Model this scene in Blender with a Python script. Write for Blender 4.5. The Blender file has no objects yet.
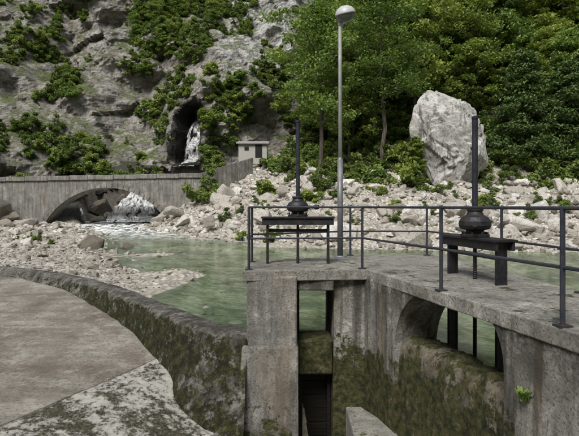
import bpy, bmesh, math, random
import numpy as np
from mathutils import Vector, Euler, noise as mn
random.seed(7); R=np.random.default_rng(11)
S=bpy.context.scene
# ------------------------------------------------------------------ helpers
def link(o,parent=None):
    S.collection.objects.link(o)
    if parent: o.parent=parent
    return o
def empty(name,loc=(0,0,0)):
    o=bpy.data.objects.new(name,None); o.location=loc; return link(o)
def mobj(name,V,F,mats,parent=None,smooth=False,mi=None,att=None):
    me=bpy.data.meshes.new(name)
    me.from_pydata([tuple(v) for v in V],[],[tuple(int(i) for i in f) for f in F])
    for m in (mats if isinstance(mats,(list,tuple)) else [mats]): me.materials.append(m)
    if mi is not None: me.polygons.foreach_set('material_index',np.asarray(mi,dtype=np.int32))
    if smooth: me.polygons.foreach_set('use_smooth',np.ones(len(me.polygons),dtype=bool))
    if att is not None:
        a=me.attributes.new('v','FLOAT','FACE'); a.data.foreach_set('value',np.asarray(att,dtype=np.float32))
    me.update()
    return link(bpy.data.objects.new(name,me),parent)
class MB:
    def __init__(s): s.V=[];s.F=[];s.M=[];s.A=[]
    def add(s,V,F,m=0,a=0.5):
        n=len(s.V); s.V.extend([tuple(v) for v in V]); s.F.extend([tuple(i+n for i in f) for f in F])
        s.M.extend([m]*len(F)); s.A.extend([a]*len(F))
    def tube(s,pts,rad,n=8,m=0,cap=True):
        pts=[Vector(p) for p in pts]; V=[];F=[]
        for i,p in enumerate(pts):
            d=(pts[min(i+1,len(pts)-1)]-pts[max(i-1,0)]).normalized()
            up=Vector((0,0,1)) if abs(d.z)<.95 else Vector((0,1,0))
            a=d.cross(up).normalized(); b=a.cross(d)
            r=rad[i] if isinstance(rad,(list,tuple)) else rad
            for k in range(n):
                t=2*math.pi*(k+.5)/n; V.append(p+a*math.cos(t)*r+b*math.sin(t)*r)
        for i in range(len(pts)-1):
            for k in range(n):
                k2=(k+1)%n; F.append((i*n+k,i*n+k2,(i+1)*n+k2,(i+1)*n+k))
        if cap:
            F.append(tuple(range(n))[::-1]); F.append(tuple((len(pts)-1)*n+k for k in range(n)))
        s.add(V,F,m)
    def box(s,c,sz,rot=0,m=0):
        ca,sa=math.cos(rot),math.sin(rot); V=[]
        for dz in (-.5,.5):
            for dx,dy in ((-.5,-.5),(.5,-.5),(.5,.5),(-.5,.5)):
                x=dx*sz[0];y=dy*sz[1]; V.append((c[0]+x*ca-y*sa,c[1]+x*sa+y*ca,c[2]+dz*sz[2]))
        s.add(V,[(3,2,1,0),(4,5,6,7),(0,1,5,4),(1,2,6,5),(2,3,7,6),(3,0,4,7)],m)
    def lathe(s,c,prof,n=24,m=0,tilt=None):
        V=[];F=[]
        for r,z in prof:
            for k in range(n):
                t=2*math.pi*k/n; v=Vector((r*math.cos(t),r*math.sin(t),z))
                if tilt: v.rotate(tilt)
                V.append(Vector(c)+v)
        for i in range(len(prof)-1):
            for k in range(n):
                k2=(k+1)%n; F.append((i*n+k,i*n+k2,(i+1)*n+k2,(i+1)*n+k))
        s.add(V,F,m)
    def obj(s,name,mats,parent=None,smooth=False,bevel=0):
        o=mobj(name,s.V,s.F,mats,parent,smooth,s.M)
        if bevel:
            b=o.modifiers.new('b','BEVEL'); b.width=bevel; b.segments=2; b.limit_method='ANGLE'
        return o
def loft(levels):
    V=[];F=[];n=len(levels[0][1])
    for z,P in levels: V+= [(p[0],p[1],z) for p in P]
    for i in range(len(levels)-1):
        for k in range(n):
            k2=(k+1)%n; F.append((i*n+k,(i+1)*n+k,(i+1)*n+k2,i*n+k2))
    F.append(tuple(range(n))); F.append(tuple((len(levels)-1)*n+k for k in range(n))[::-1])
    return V,F
def fixn(o):
    bm=bmesh.new(); bm.from_mesh(o.data); bmesh.ops.recalc_face_normals(bm,faces=bm.faces); bm.to_mesh(o.data); bm.free()
def lerp(a,b,t): return a+(b-a)*t
# ------------------------------------------------------------------ node helpers
class N:
    def __init__(s,name):
        s.m=bpy.data.materials.new(name); s.m.use_nodes=True; s.t=s.m.node_tree; s.b=s.t.nodes['Principled BSDF']
        s.out=s.t.nodes['Material Output']; s.b.inputs['Roughness'].default_value=.9
        s.b.inputs['Specular IOR Level'].default_value=.25
        s.pos=s.n('ShaderNodeNewGeometry').outputs['Position']
    def n(s,t): return s.t.nodes.new(t)
    def L(s,a,b): s.t.links.new(a,b)
    def sock(s,i,v):
        if isinstance(v,bpy.types.NodeSocket): s.L(v,i)
        elif isinstance(v,(tuple,list)) and len(v)==3 and i.type=='RGBA': i.default_value=(*v,1)
        else: i.default_value=v
    def map(s,sc,rot=(0,0,0),vec=None):
        n=s.n('ShaderNodeMapping'); s.L(vec or s.pos,n.inputs[0]); n.inputs['Scale'].default_value=sc; n.inputs['Rotation'].default_value=rot
        return n.outputs[0]
    def noise(s,sc,det=6,rough=.6,vec=None,dist=0):
        n=s.n('ShaderNodeTexNoise'); s.L(vec or s.pos,n.inputs['Vector']); n.inputs['Scale'].default_value=sc
        n.inputs['Detail'].default_value=det; n.inputs['Roughness'].default_value=rough; n.inputs['Distortion'].default_value=dist
        return n.outputs[0]
    def vor(s,sc,feat='F1',vec=None,out='Distance'):
        n=s.n('ShaderNodeTexVoronoi'); n.feature=feat; s.L(vec or s.pos,n.inputs['Vector']); n.inputs['Scale'].default_value=sc
        return n.outputs[out]
    def ramp(s,f,stops):
        n=s.n('ShaderNodeValToRGB'); s.L(f,n.inputs[0]); e=n.color_ramp.elements
        while len(e)<len(stops): e.new(.5)
        for k,(p,c) in enumerate(stops):
            e[k].position=p; e[k].color=(*c,1) if isinstance(c,tuple) else (c,c,c,1)
        return n.outputs[0]
    def mr(s,v,a,b,c=0,d=1):
        n=s.n('ShaderNodeMapRange'); s.sock(n.inputs[0],v)
        for i,x in zip((1,2,3,4),(a,b,c,d)): n.inputs[i].default_value=x
        return n.outputs[0]
    def math(s,op,a,b=0.0):
        n=s.n('ShaderNodeMath'); n.operation=op; s.sock(n.inputs[0],a); s.sock(n.inputs[1],b); return n.outputs[0]
    def mix(s,f,a,b,mode='MIX'):
        n=s.n('ShaderNodeMix'); n.data_type='RGBA'; n.blend_type=mode
        s.sock(n.inputs[0],f); s.sock(n.inputs[6],a); s.sock(n.inputs[7],b); return n.outputs[2]
    def xyz(s):
        n=s.n('ShaderNodeSeparateXYZ'); s.L(s.pos,n.inputs[0]); return n.outputs
    def nz(s):
        n=s.n('ShaderNodeSeparateXYZ'); g=s.n('ShaderNodeNewGeometry'); s.L(g.outputs['Normal'],n.inputs[0]); return n.outputs[2]
    def bump(s,h,st=.5,d=.05,prev=None):
        n=s.n('ShaderNodeBump'); s.L(h,n.inputs['Height']); n.inputs['Strength'].default_value=st; n.inputs['Distance'].default_value=d
        if prev: s.L(prev,n.inputs['Normal'])
        return n.outputs[0]
    def fin(s,col,bump=None,rough=None):
        s.sock(s.b.inputs['Base Color'],col)
        if bump: s.L(bump,s.b.inputs['Normal'])
        if rough is not None: s.sock(s.b.inputs['Roughness'],rough)
        return s.m
# ------------------------------------------------------------------ materials
def concrete(name,base=(.30,.285,.26),moss=.0,mosslow=None,streak=.6,stain=.5,topband=None):
    q=N(name)
    a=q.noise(1.3,9,.68); b=q.noise(11,7,.75); c=q.noise(1.0,6,.65,vec=q.map((5,5,.45)))
    col=q.ramp(a,[(.34,tuple(x*.5 for x in base)),(.48,tuple(x*.85 for x in base)),(.56,base),(.66,tuple(min(1,x*1.45) for x in base))])
    col=q.mix(q.ramp(b,[(.38,stain),(.55,0.0)]),col,tuple(x*.4 for x in base))
    col=q.mix(q.math('MULTIPLY',q.ramp(c,[(.46,0.0),(.60,1.0)]),streak),col,(.06,.055,.046))
    sp=q.ramp(q.noise(34,4,.65),[(.54,0.0),(.61,1.0)])
    col=q.mix(q.math('MULTIPLY',sp,.65),col,(.05,.05,.042))
    c2=q.noise(1.0,6,.65,vec=q.map((2.2,2.2,.35)))
    col=q.mix(q.math('MULTIPLY',q.ramp(c2,[(.50,0.0),(.63,1.0)]),streak*.55),col,(.17,.13,.085))
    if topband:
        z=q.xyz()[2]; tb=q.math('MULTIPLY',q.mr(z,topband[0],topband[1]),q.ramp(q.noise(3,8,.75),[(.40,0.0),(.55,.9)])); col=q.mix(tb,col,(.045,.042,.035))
    if moss>0 or mosslow:
        mnz=q.noise(3.2,9,.75)
        m=q.math('MULTIPLY',q.mr(q.nz(),.2,.9),moss)
        if mosslow:
            z=q.xyz()[2]; m=q.math('MAXIMUM',m,q.mr(z,mosslow[0],mosslow[1]))
        m=q.math('ADD',m,q.math('MULTIPLY',q.math('SUBTRACT',mnz,.5),2.2))
        f=q.ramp(m,[(.48,0.0),(.60,1.0)])
        mc=q.ramp(q.noise(9,7,.78),[(.34,(.010,.011,.006)),(.45,(.028,.028,.013)),(.53,(.055,.06,.018)),(.6,(.085,.065,.038)),(.7,(.2,.185,.15))])
        col=q.mix(f,col,mc)
    bp=q.bump(q.noise(26,8,.75),.8,.025); bp=q.bump(a,.6,.1,bp)
    return q.fin(col,bp,q.ramp(b,[(.3,.7),(.7,.95)]))
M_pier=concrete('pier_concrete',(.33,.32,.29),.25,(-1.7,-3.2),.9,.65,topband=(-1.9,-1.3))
M_shaft=concrete('shaft_concrete',(.38,.375,.35),.15,(-2.2,-3.9),.55,.7)
M_plinth=concrete('plinth_concrete',(.25,.245,.225),.35,(-2.6,-4.5),.75)
M_deck=concrete('deck_concrete',(.34,.33,.295),.36,None,.25,.7)
M_sill=concrete('mossy_concrete',(.20,.18,.14),.75,(-1.2,-2.9),.7)
M_block=concrete('pale_concrete',(.36,.35,.31),.4,None,.3)
M_bridge=concrete('bridge_masonry',(.29,.285,.265),.25,None,.55)
def crest_mat():
    q=N('crest_concrete'); x,y,z=q.xyz()
    a=q.noise(2,8,.7); col=q.ramp(a,[(.35,(.14,.13,.11)),(.5,(.29,.28,.25)),(.62,(.44,.43,.39))])
    col=q.mix(q.ramp(q.noise(1,6,.7,vec=q.map((4,4,.6))),[(.46,0.0),(.58,.7)]),col,(.06,.055,.045))
    col=q.mix(q.ramp(q.noise(12,6,.75),[(.5,0.0),(.6,.8)]),col,(.07,.065,.05))
    f=q.math('SUBTRACT',1.0,q.mr(q.nz(),.3,.95))
    f=q.math('MULTIPLY',f,q.mr(x,-13,-5.5,.2,.9))
    f=q.math('ADD',q.math('MULTIPLY',f,.5),q.math('MULTIPLY',q.math('SUBTRACT',q.noise(3.0,9,.8),.52),2.2))
    f=q.ramp(f,[(.17,0.0),(.30,1.0)])
    mc=q.ramp(q.noise(7,9,.82),[(.34,(.012,.012,.008)),(.46,(.03,.030,.015)),(.53,(.055,.058,.02)),(.59,(.10,.105,.03)),(.66,(.24,.225,.18))])
    col=q.mix(f,col,mc)
    bp=q.bump(q.noise(14,9,.8),1,.07); bp=q.bump(q.noise(3.5,6,.7),.6,.15,bp)
    return q.fin(col,bp)
M_crest=crest_mat()
def apron_mat():
    q=N('apron_concrete'); x,y,z=q.xyz()
    a=q.noise(.7,9,.68); b=q.noise(7,8,.7)
    up=q.ramp(a,[(.36,(.14,.12,.10)),(.46,(.205,.185,.155)),(.54,(.25,.235,.20)),(.64,(.34,.32,.285))])
    up=q.mix(q.math('MULTIPLY',q.ramp(q.noise(1.0,8,.7,vec=q.map((.35,2.4,1),(0,0,-.6))),[(.46,0.0),(.58,1.0)]),.5),up,(.13,.11,.085))
    up=q.mix(q.math('MULTIPLY',q.ramp(q.noise(18,6,.75),[(.50,0.0),(.58,1.0)]),.55),up,(.075,.07,.055))
    up=q.mix(q.ramp(q.noise(1.6,9,.8),[(.53,0.0),(.6,.55)]),up,(.36,.345,.31))
    lo=q.ramp(b,[(.3,(.27,.26,.23)),(.6,(.42,.41,.37))])
    pat=q.math('ADD',q.math('MULTIPLY',q.noise(1.1,4,.6),.55),q.math('MULTIPLY',q.noise(9,7,.8),.55))
    pat=q.ramp(pat,[(.53,0.0),(.585,1.0)])
    dk=q.ramp(q.noise(20,5,.7),[(.38,(.02,.02,.013)),(.52,(.055,.05,.032)),(.65,(.13,.12,.085))])
    lo=q.mix(pat,lo,dk)
    d=q.math('SUBTRACT',q.math('MULTIPLY',q.math('ADD',x,2.15),.866),q.math('MULTIPLY',q.math('SUBTRACT',y,10.8),.5))
    dn=q.math('ADD',d,q.math('MULTIPLY',q.math('SUBTRACT',q.noise(2.5,8,.75),.5),.6))
    col=q.mix(q.mr(dn,-.02,.05),up,lo)
    crack=q.math('SUBTRACT',1.0,q.mr(q.math('ABSOLUTE',q.math('ADD',d,q.math('MULTIPLY',q.math('SUBTRACT',q.noise(6,4),.5),.05))),.0,.035))
    col=q.mix(q.math('MULTIPLY',crack,.8),col,(.03,.03,.022))
    bp=q.bump(q.noise(22,8,.75),.7,.03); bp=q.bump(pat,.4,.03,bp)
    return q.fin(col,bp)
M_apron=apron_mat()
def cliff_mat():
    q=N('cliff_rock'); x,y,z=q.xyz()
    a=q.noise(.12,8,.65); b=q.noise(.5,10,.75,dist=.3)
    st=q.noise(1,9,.75,vec=q.map((.22,.25,1.0),(.3,.5,0)),dist=.8)
    col=q.ramp(b,[(.36,(.23,.22,.20)),(.46,(.37,.355,.33)),(.55,(.49,.475,.445)),(.68,(.62,.605,.58))])
    col=q.mix(q.ramp(a,[(.42,0.0),(.6,.45)]),col,(.37,.31,.26))
    w=q.math('MULTIPLY',q.mr(x,-13,-8),q.mr(z,14,22)); w=q.math('MULTIPLY',w,q.ramp(b,[(.36,0.2),(.5,.9)]))
    col=q.mix(w,col,(.68,.68,.67))
    col=q.mix(q.math('MULTIPLY',q.ramp(st,[(.51,0.0),(.60,1.0)]),.6),col,(.14,.13,.12))
    cr=q.noise(1,8,.7,vec=q.map((.55,.5,.28),(.2,.9,0)),dist=1.2)
    crk=q.math('ABSOLUTE',q.math('SUBTRACT',cr,.5)); col=q.mix(q.ramp(crk,[(0.0,.8),(.022,0.0)]),col,(.07,.065,.058))
    fi=q.noise(3.5,9,.82); col=q.mix(q.ramp(fi,[(.39,.6),(.46,0.0)]),col,(.11,.10,.09))
    g=q.math('ADD',q.mr(q.nz(),.25,.85,0,.30),q.math('MULTIPLY',q.math('SUBTRACT',q.noise(.45,9,.78),.49),1.5))
    g=q.ramp(g,[(.20,0.0),(.27,1.0)])
    gc=q.ramp(q.noise(3.5,7,.75),[(.38,(.04,.058,.018)),(.5,(.105,.14,.042)),(.62,(.19,.20,.085))])
    col=q.mix(q.math('MULTIPLY',g,.9),col,gc)
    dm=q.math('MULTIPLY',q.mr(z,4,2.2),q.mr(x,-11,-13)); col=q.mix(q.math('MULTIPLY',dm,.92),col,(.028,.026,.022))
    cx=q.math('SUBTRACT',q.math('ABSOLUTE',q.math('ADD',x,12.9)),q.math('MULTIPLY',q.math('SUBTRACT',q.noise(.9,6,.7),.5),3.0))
    wet_shade=q.math('MULTIPLY',q.mr(cx,2.4,1.7),q.math('MULTIPLY',q.mr(z,14.4,13.4),q.mr(z,3.5,4.5)))  # grotto recess: its deep shade painted into the rock colour, along with wetness
    col=q.mix(q.math('MULTIPLY',wet_shade,.93),col,(.016,.016,.014))
    bp=q.bump(b,.9,.8); bp=q.bump(fi,.7,.18,bp); bp=q.bump(st,.8,.6,bp)
    return q.fin(col,bp)
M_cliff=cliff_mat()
def ground_mat():
    q=N('ground_gravel'); x,y,z=q.xyz()
    v=q.vor(5.5,out='Color'); vd=q.vor(5.5)
    gr=q.ramp(v,[(.1,(.24,.225,.195)),(.45,(.42,.40,.36)),(.8,(.58,.56,.52))])
    gr=q.mix(q.ramp(vd,[(.3,0.0),(.6,.75)]),gr,(.15,.135,.11))
    gr=q.mix(q.ramp(q.noise(.8,7,.65),[(.4,0.0),(.7,.7)]),gr,(.40,.36,.29))
    silt=q.ramp(q.noise(.55,9,.74),[(.38,(.08,.09,.06)),(.47,(.19,.195,.135)),(.54,(.35,.335,.25)),(.64,(.58,.56,.47))])
    st2=q.vor(2.6,out='Color'); sd2=q.vor(2.6)
    cob=q.mix(q.ramp(sd2,[(.3,0.0),(.5,1.0)]),q.ramp(st2,[(.1,(.10,.095,.065)),(.5,(.32,.30,.23)),(.9,(.62,.60,.53))]),silt)
    gr=q.mix(q.mr(z,-2.47,-2.55),gr,q.mix(.6,silt,cob))
    soil=q.ramp(q.noise(2,8,.7),[(.35,(.03,.04,.016)),(.5,(.065,.08,.032)),(.65,(.13,.11,.07))])
    f=q.math('ADD',q.mr(z,1.5,6,0,.8),q.math('SUBTRACT',q.noise(.35,8,.75),.5))
    f=q.ramp(f,[(.3,0.0),(.40,1.0)])
    col=q.mix(f,gr,soil)
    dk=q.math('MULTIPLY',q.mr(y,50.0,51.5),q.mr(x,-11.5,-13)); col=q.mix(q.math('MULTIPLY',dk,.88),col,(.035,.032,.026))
    bp=q.bump(vd,.8,.08); bp=q.bump(q.noise(12,6,.7),.5,.05,bp)
    return q.fin(col,bp)
M_ground=ground_mat()
def rock_mat(name='limestone_rubble',k=1.12):
    q=N(name); at=q.n('ShaderNodeAttribute'); at.attribute_name='v'; v=at.outputs['Fac']
    col=q.ramp(v,[(0,(.05*k,.047*k,.038*k)),(.35,(.28*k,.255*k,.21*k)),(.7,(.50*k,.475*k,.43*k)),(1,(.70*k,.685*k,.65*k))])
    n=q.noise(1.7,8,.7); col=q.mix(q.ramp(n,[(.47,.0),(.62,.6)]),col,q.mix(.5,col,(.26*k,.215*k,.16*k)))
    col=q.mix(q.ramp(q.noise(6,8,.78),[(.51,0.0),(.62,.65)]),col,(.10,.09,.075))
    bp=q.bump(q.noise(3,9,.78),1,.2)
    return q.fin(col,bp)
M_rock=rock_mat()
def bigrock_mat():
    q=N('big_limestone')
    st=q.noise(1,9,.72,vec=q.map((1.6,1.3,.35),(.0,.75,.2)),dist=.3)
    col=q.ramp(q.noise(.9,9,.75),[(.36,(.38,.37,.345)),(.5,(.62,.61,.585)),(.62,(.80,.795,.775))])
    col=q.mix(q.ramp(st,[(.53,0.0),(.60,.8)]),col,(.15,.14,.125))
    col=q.mix(q.ramp(q.noise(7,8,.8),[(.38,.7),(.46,0.0)]),col,(.16,.15,.13))
    g=q.ramp(q.noise(.8,9,.78),[(.57,0.0),(.62,.8)]); col=q.mix(g,col,(.09,.10,.05))
    return q.fin(col,q.bump(q.noise(1.6,10,.78),1,.35))
M_big=bigrock_mat()
def leaf_mat(name,stops,tr=.3):
    q=N(name); at=q.n('ShaderNodeAttribute'); at.attribute_name='v'
    oi=q.n('ShaderNodeObjectInfo').outputs['Random']
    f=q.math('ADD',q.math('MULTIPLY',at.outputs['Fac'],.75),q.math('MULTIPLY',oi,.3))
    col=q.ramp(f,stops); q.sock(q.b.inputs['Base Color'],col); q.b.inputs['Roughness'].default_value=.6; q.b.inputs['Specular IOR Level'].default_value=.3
    t=q.n('ShaderNodeBsdfTranslucent'); q.L(q.mix(1.0,col,(1.25,1.4,.75),'MULTIPLY'),t.inputs[0])
    mx=q.n('ShaderNodeMixShader'); mx.inputs[0].default_value=tr
    q.L(q.b.outputs[0],mx.inputs[1]); q.L(t.outputs[0],mx.inputs[2]); q.L(mx.outputs[0],q.out.inputs[0])
    return q.m
M_leafA=leaf_mat('broad_leaves',[(0,(.06,.095,.023)),(.35,(.125,.19,.046)),(.7,(.20,.28,.072)),(1,(.29,.355,.115))])
M_leafB=leaf_mat('yellow_green_leaves',[(0,(.09,.125,.028)),(.4,(.18,.24,.056)),(.75,(.275,.325,.085)),(1,(.375,.39,.13))])
M_leafC=leaf_mat('conifer_needles',[(0,(.033,.06,.018)),(.4,(.078,.125,.038)),(.75,(.13,.18,.058)),(1,(.19,.235,.085))],.15)
M_leafD=leaf_mat('shrub_leaves',[(0,(.065,.09,.026)),(.4,(.125,.175,.05)),(.75,(.21,.26,.08)),(1,(.30,.33,.12))])
def bark():
    q=N('bark'); a=q.noise(1,8,.7,vec=q.map((9,9,1.5)))
    return q.fin(q.ramp(a,[(.35,(.04,.034,.028)),(.55,(.11,.095,.078)),(.75,(.20,.18,.15))]),q.bump(a,.8,.04))
M_bark=bark()
def steel(name,c,rust=.25,rough=.5,met=.2):
    q=N(name); q.b.inputs['Metallic'].default_value=met; q.b.inputs['Specular IOR Level'].default_value=.5
    col=q.mix(q.ramp(q.noise(9,7,.7),[(.45,0.0),(.7,rust)]),c,(.10,.055,.03))
    col=q.mix(q.ramp(q.noise(3,5,.6),[(.4,0.0),(.7,.5)]),col,tuple(x*1.8+.01 for x in c))
    return q.fin(col,q.bump(q.noise(60,4,.6),.3,.004),q.ramp(q.noise(12,4),[(.3,rough-.12),(.7,rough+.2)]))
M_rail=steel('painted_rail_steel',(.022,.028,.04),.5)
M_gear=steel('cast_iron',(.010,.012,.016),.35,.5)
M_spin=steel('spindle_cover_paint',(.016,.02,.03),.1,.45)
M_galv=steel('galvanised_pole',(.50,.51,.52),.05,.45,.2)
M_polelow=steel('lower_pole_paint',(.14,.15,.16),.25,.5,.3)
def simple(name,c,r=.6,sp=.3):
    q=N(name); col=q.mix(q.noise(5,6,.7),c,tuple(x*.7 for x in c)); q.b.inputs['Specular IOR Level'].default_value=sp
    return q.fin(col,None,r)
M_white=simple('lamp_housing',(.50,.51,.52),.4,.4)
M_glass=simple('lamp_diffuser',(.16,.165,.165),.15,.6)
M_hutw=simple('hut_plaster',(.42,.41,.38)); M_hutr=simple('hut_roof',(.36,.35,.34)); M_dark=simple('dark_opening',(.012,.012,.012))
def timber():
    q=N('wet_timber'); a=q.noise(1,7,.7,vec=q.map((1.5,8,20)))
    return q.fin(q.ramp(a,[(.3,(.004,.004,.003)),(.6,(.012,.011,.008)),(.8,(.03,.027,.018))]),q.bump(a,.6,.02),.6)
M_wood=timber()
def water_mat():
    q=N('river_water'); x,y,z=q.xyz()
    bp=q.bump(q.noise(1.0,5,.6,vec=q.map((1.6,3.2,1))),.2,.04); bp=q.bump(q.noise(9,4,.6),.25,.01,bp)
    tr=q.n('ShaderNodeBsdfTransparent'); tr.inputs[0].default_value=(.78,.88,.77,1)
    df=q.n('ShaderNodeBsdfDiffuse'); q.sock(df.inputs[0],(.115,.16,.12))
    m1=q.n('ShaderNodeMixShader'); q.L(q.mr(y,11,26,.24,.08),m1.inputs[0]); q.L(tr.outputs[0],m1.inputs[1]); q.L(df.outputs[0],m1.inputs[2])
    gl=q.n('ShaderNodeBsdfGlossy'); gl.inputs['Roughness'].default_value=.06; q.L(bp,gl.inputs['Normal'])
    fr=q.n('ShaderNodeFresnel'); fr.inputs[0].default_value=1.33; q.L(bp,fr.inputs['Normal'])
    m2=q.n('ShaderNodeMixShader'); q.L(q.math('MULTIPLY',fr.outputs[0],.75),m2.inputs[0]); q.L(m1.outputs[0],m2.inputs[1]); q.L(gl.outputs[0],m2.inputs[2])
    fm=q.n('ShaderNodeBsdfDiffuse'); q.sock(fm.inputs[0],(.82,.84,.84))
    f=q.math('MULTIPLY',q.mr(y,34,46,.0,1.2),q.ramp(q.noise(1.2,8,.78,vec=q.map((1.6,.8,1))),[(.46,0.0),(.56,1.0)]))
    m3=q.n('ShaderNodeMixShader'); q.L(f,m3.inputs[0]); q.L(m2.outputs[0],m3.inputs[1]); q.L(fm.outputs[0],m3.inputs[2])
    q.L(m3.outputs[0],q.out.inputs[0]); return q.m
M_water=water_mat()
def fall_mat(name,lo,hi,k,sc):
    q=N(name); a=q.noise(1,9,.8,vec=q.map(sc),dist=.6)
    col=q.ramp(a,[(.36,(.38*k,.42*k,.44*k)),(.46,(.66*k,.69*k,.70*k)),(.55,(.88*k,.89*k,.89*k))]); q.fin(col,q.bump(a,1,.25),.5)
    tr=q.n('ShaderNodeBsdfTransparent'); mx=q.n('ShaderNodeMixShader')
    q.L(q.ramp(a,[(lo,0.0),(hi,.95)]),mx.inputs[0]); q.L(tr.outputs[0],mx.inputs[1]); q.L(q.b.outputs[0],mx.inputs[2]); q.L(mx.outputs[0],q.out.inputs[0])
    return q.m
M_fall=fall_mat('falling_water',.41,.54,.95,(3.0,3.0,.45)); M_casc=fall_mat('white_water',.40,.52,1.0,(3.2,3.2,.8))
# ------------------------------------------------------------------ plan geometry
def catmull(P,n=8):
    P=[Vector(p) for p in P]; out=[]
    for i in range(len(P)-1):
        p0=P[max(i-1,0)];p1=P[i];p2=P[i+1];p3=P[min(i+2,len(P)-1)]
        for k in range(n):
            t=k/n; out.append(.5*((2*p1)+(-p0+p2)*t+(2*p0-5*p1+4*p2-p3)*t*t+(-p0+3*p1-3*p2+p3)*t**3))
    out.append(P[-1]); return out
crest=catmull([(0,9.1,0),(-.85,9.1,0),(-1.75,9.95,0),(-3.05,11.7,0),(-4.9,14.0,0),(-7.5,16.5,0),(-10.8,18.5,0),(-16,20.5,0),(-22,21.5,0),(-30,22,0),(-60,23,0)],8)
cn=[]
for i,p in enumerate(crest):
    d=(crest[min(i+1,len(crest)-1)]-crest[max(i-1,0)]).normalized(); cn.append(Vector((-d.y,d.x,0)))
cn=[n if n.y<0 or n.x<0 else -n for n in cn]
cmid=[(p+n*.28) for p,n in zip(crest,cn)]
D=np.array([(p.x,p.y) for p in cmid[::-1]]+[(.1,9.3),(1.3,9.3),(2.0,7.85),(2.65,5.45),(3.6,3.1),(4.5,-1),(6,-60),(-80,-60)])
Lsh=[(-3.6,12.6),(-5.2,18),(-9.3,25),(-12.2,33),(-17,42),(-21,49),(-22.5,54),(-23,60)]
Rsh=[(-13.5,60),(-13.5,52),(-13.2,46),(-8.4,40),(-3.5,34.5),(2,29.5),(12,27.5),(60,26)]
W=np.array([(p.x,p.y) for p in cmid if p.x>-3.5]+Lsh+Rsh+[(60,-3),(4.5,-1),(3.6,3.1),(2.65,5.45),(2.0,7.85),(1.3,9.3),(.1,9.3)])
def inpoly(x,y,P):
    r=np.zeros(x.shape,bool); n=len(P)
    for i in range(n):
        x1,y1=P[i];x2,y2=P[(i+1)%n]
        if y1==y2: continue
        c=((y1>y)!=(y2>y))&(x<(x2-x1)*(y-y1)/(y2-y1)+x1); r^=c
    return r
def dist(x,y,P,closed=False):
    d=np.full(x.shape,1e9); n=len(P)
    for i in range(n if closed else n-1):
        ax,ay=P[i];bx,by=P[(i+1)%n]; dx,dy=bx-ax,by-ay
        t=np.clip(((x-ax)*dx+(y-ay)*dy)/(dx*dx+dy*dy+1e-9),0,1)
        d=np.minimum(d,np.hypot(x-ax-t*dx,y-ay-t*dy))
    return d
def fbm(x,y,s,oct=4,z=0.0):
    f=x.ravel();g=y.ravel()
    return np.array([mn.fractal((a*s,b*s,z),1.0,2.0,oct) for a,b in zip(f,g)]).reshape(x.shape)
def zw(y): return np.interp(y,[0,30,40,50,55,60,75],[-2.5,-2.5,-2.25,-1.9,-1.7,-1.2,-1.2])
Lm=np.array(Lsh);Rm=np.array(Rsh)
def terr(x,y,ns=True):
    x=np.asarray(x,float);y=np.asarray(y,float)
    inW=inpoly(x,y,W);inD=inpoly(x,y,D)
    w=zw(y); shore=np.minimum(dist(x,y,Lm),dist(x,y,Rm))
    nz=fbm(x,y,.35) if ns else 0; nz2=fbm(x,y,1.3,3,5.) if ns else 0
    bed=w-np.minimum(.65,.0+.07*shore)+(.15*nz+.06*nz2)*np.clip(shore,0,1)
    for bx,by,rx,ry,h in [(-6.4,26,2.0,1.6,.22),(-4.0,18.5,.8,2.6,.18),(-1.5,31,3.0,1.0,.2)]:
        bed=bed+h*np.exp(-(((x-bx)/rx)**2+((y-by)/ry)**2))
    e=shore
    cd=dist(x,y,[(p.x,p.y) for p in cmid])
    left=w+.12*(1-np.exp(-e/2))+.010*np.minimum(e,14)+np.clip(y-50,0,14)*.5+np.clip(-x-34,0,60)*.22+(.10*nz+.05*nz2)*np.clip(cd/4,0,1)
    left=np.where(y<40,np.maximum(left,w+.03*np.clip(e,0,1)),left)
    sl=np.interp(x,[-12,-4,12,40],[.54,.46,.25,.23])
    e1=np.interp(x,[-10,0,12],[22,20,17.5])
    right=w+sl*np.minimum(e,e1)+.85*np.maximum(e-e1,0)+.22*np.clip(y-52,0,12)*(x<6)+(.7*nz+.2*nz2)*np.clip(e/3,0,1)
    mid=np.interp(y,[0,12,25,33,42,50,60,61],[-3,-3,-5,-8,-14.5,-17.5,-18,-18])
    isl=(x<mid)&(y>5)
    out=np.where(isl,left,right)
    out=np.where((x<-1)&(y>64),np.minimum(out,5.0),out)
    z=np.where(inW,bed,out)
    dz=-5.2+3.45*np.clip((2.0-y)/3,0,1)
    z=np.where(inD,dz,z)
    return z
def grid(xs,ys,zf):
    X,Y=np.meshgrid(xs,ys); Z=zf(X,Y); V=np.stack([X.ravel(),Y.ravel(),Z.ravel()],1); nx=len(xs);ny=len(ys)
    i=np.arange(nx*ny).reshape(ny,nx); F=np.stack([i[:-1,:-1].ravel(),i[:-1,1:].ravel(),i[1:,1:].ravel(),i[1:,:-1].ravel()],1)
    return V,F
xs=np.concatenate([np.arange(-300,-80,20),np.arange(-80,-30,2),np.arange(-30,15,.4),np.arange(15,60,1.2),np.arange(60,120,5),np.arange(120,321,20)])
ys=np.concatenate([np.arange(-200,-60,20),np.arange(-60,0,4),np.arange(0,40,.4),np.arange(40,66,.6),np.arange(66,140,2),np.arange(140,320,15)])
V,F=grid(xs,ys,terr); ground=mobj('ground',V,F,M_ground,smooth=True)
xs=np.concatenate([np.arange(-24,-6,.5),np.arange(-6,5,.2),np.arange(5,60,1)]); ys=np.concatenate([np.arange(-2,15,.2),np.arange(15,60.5,.5)])
V,F=grid(xs,ys,lambda a,b:zw(b))
C=V[F].mean(1); inw=inpoly(C[:,0],C[:,1],W); dd=dist(C[:,0],C[:,1],W,True); ind=inpoly(C[:,0],C[:,1],D)
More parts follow.
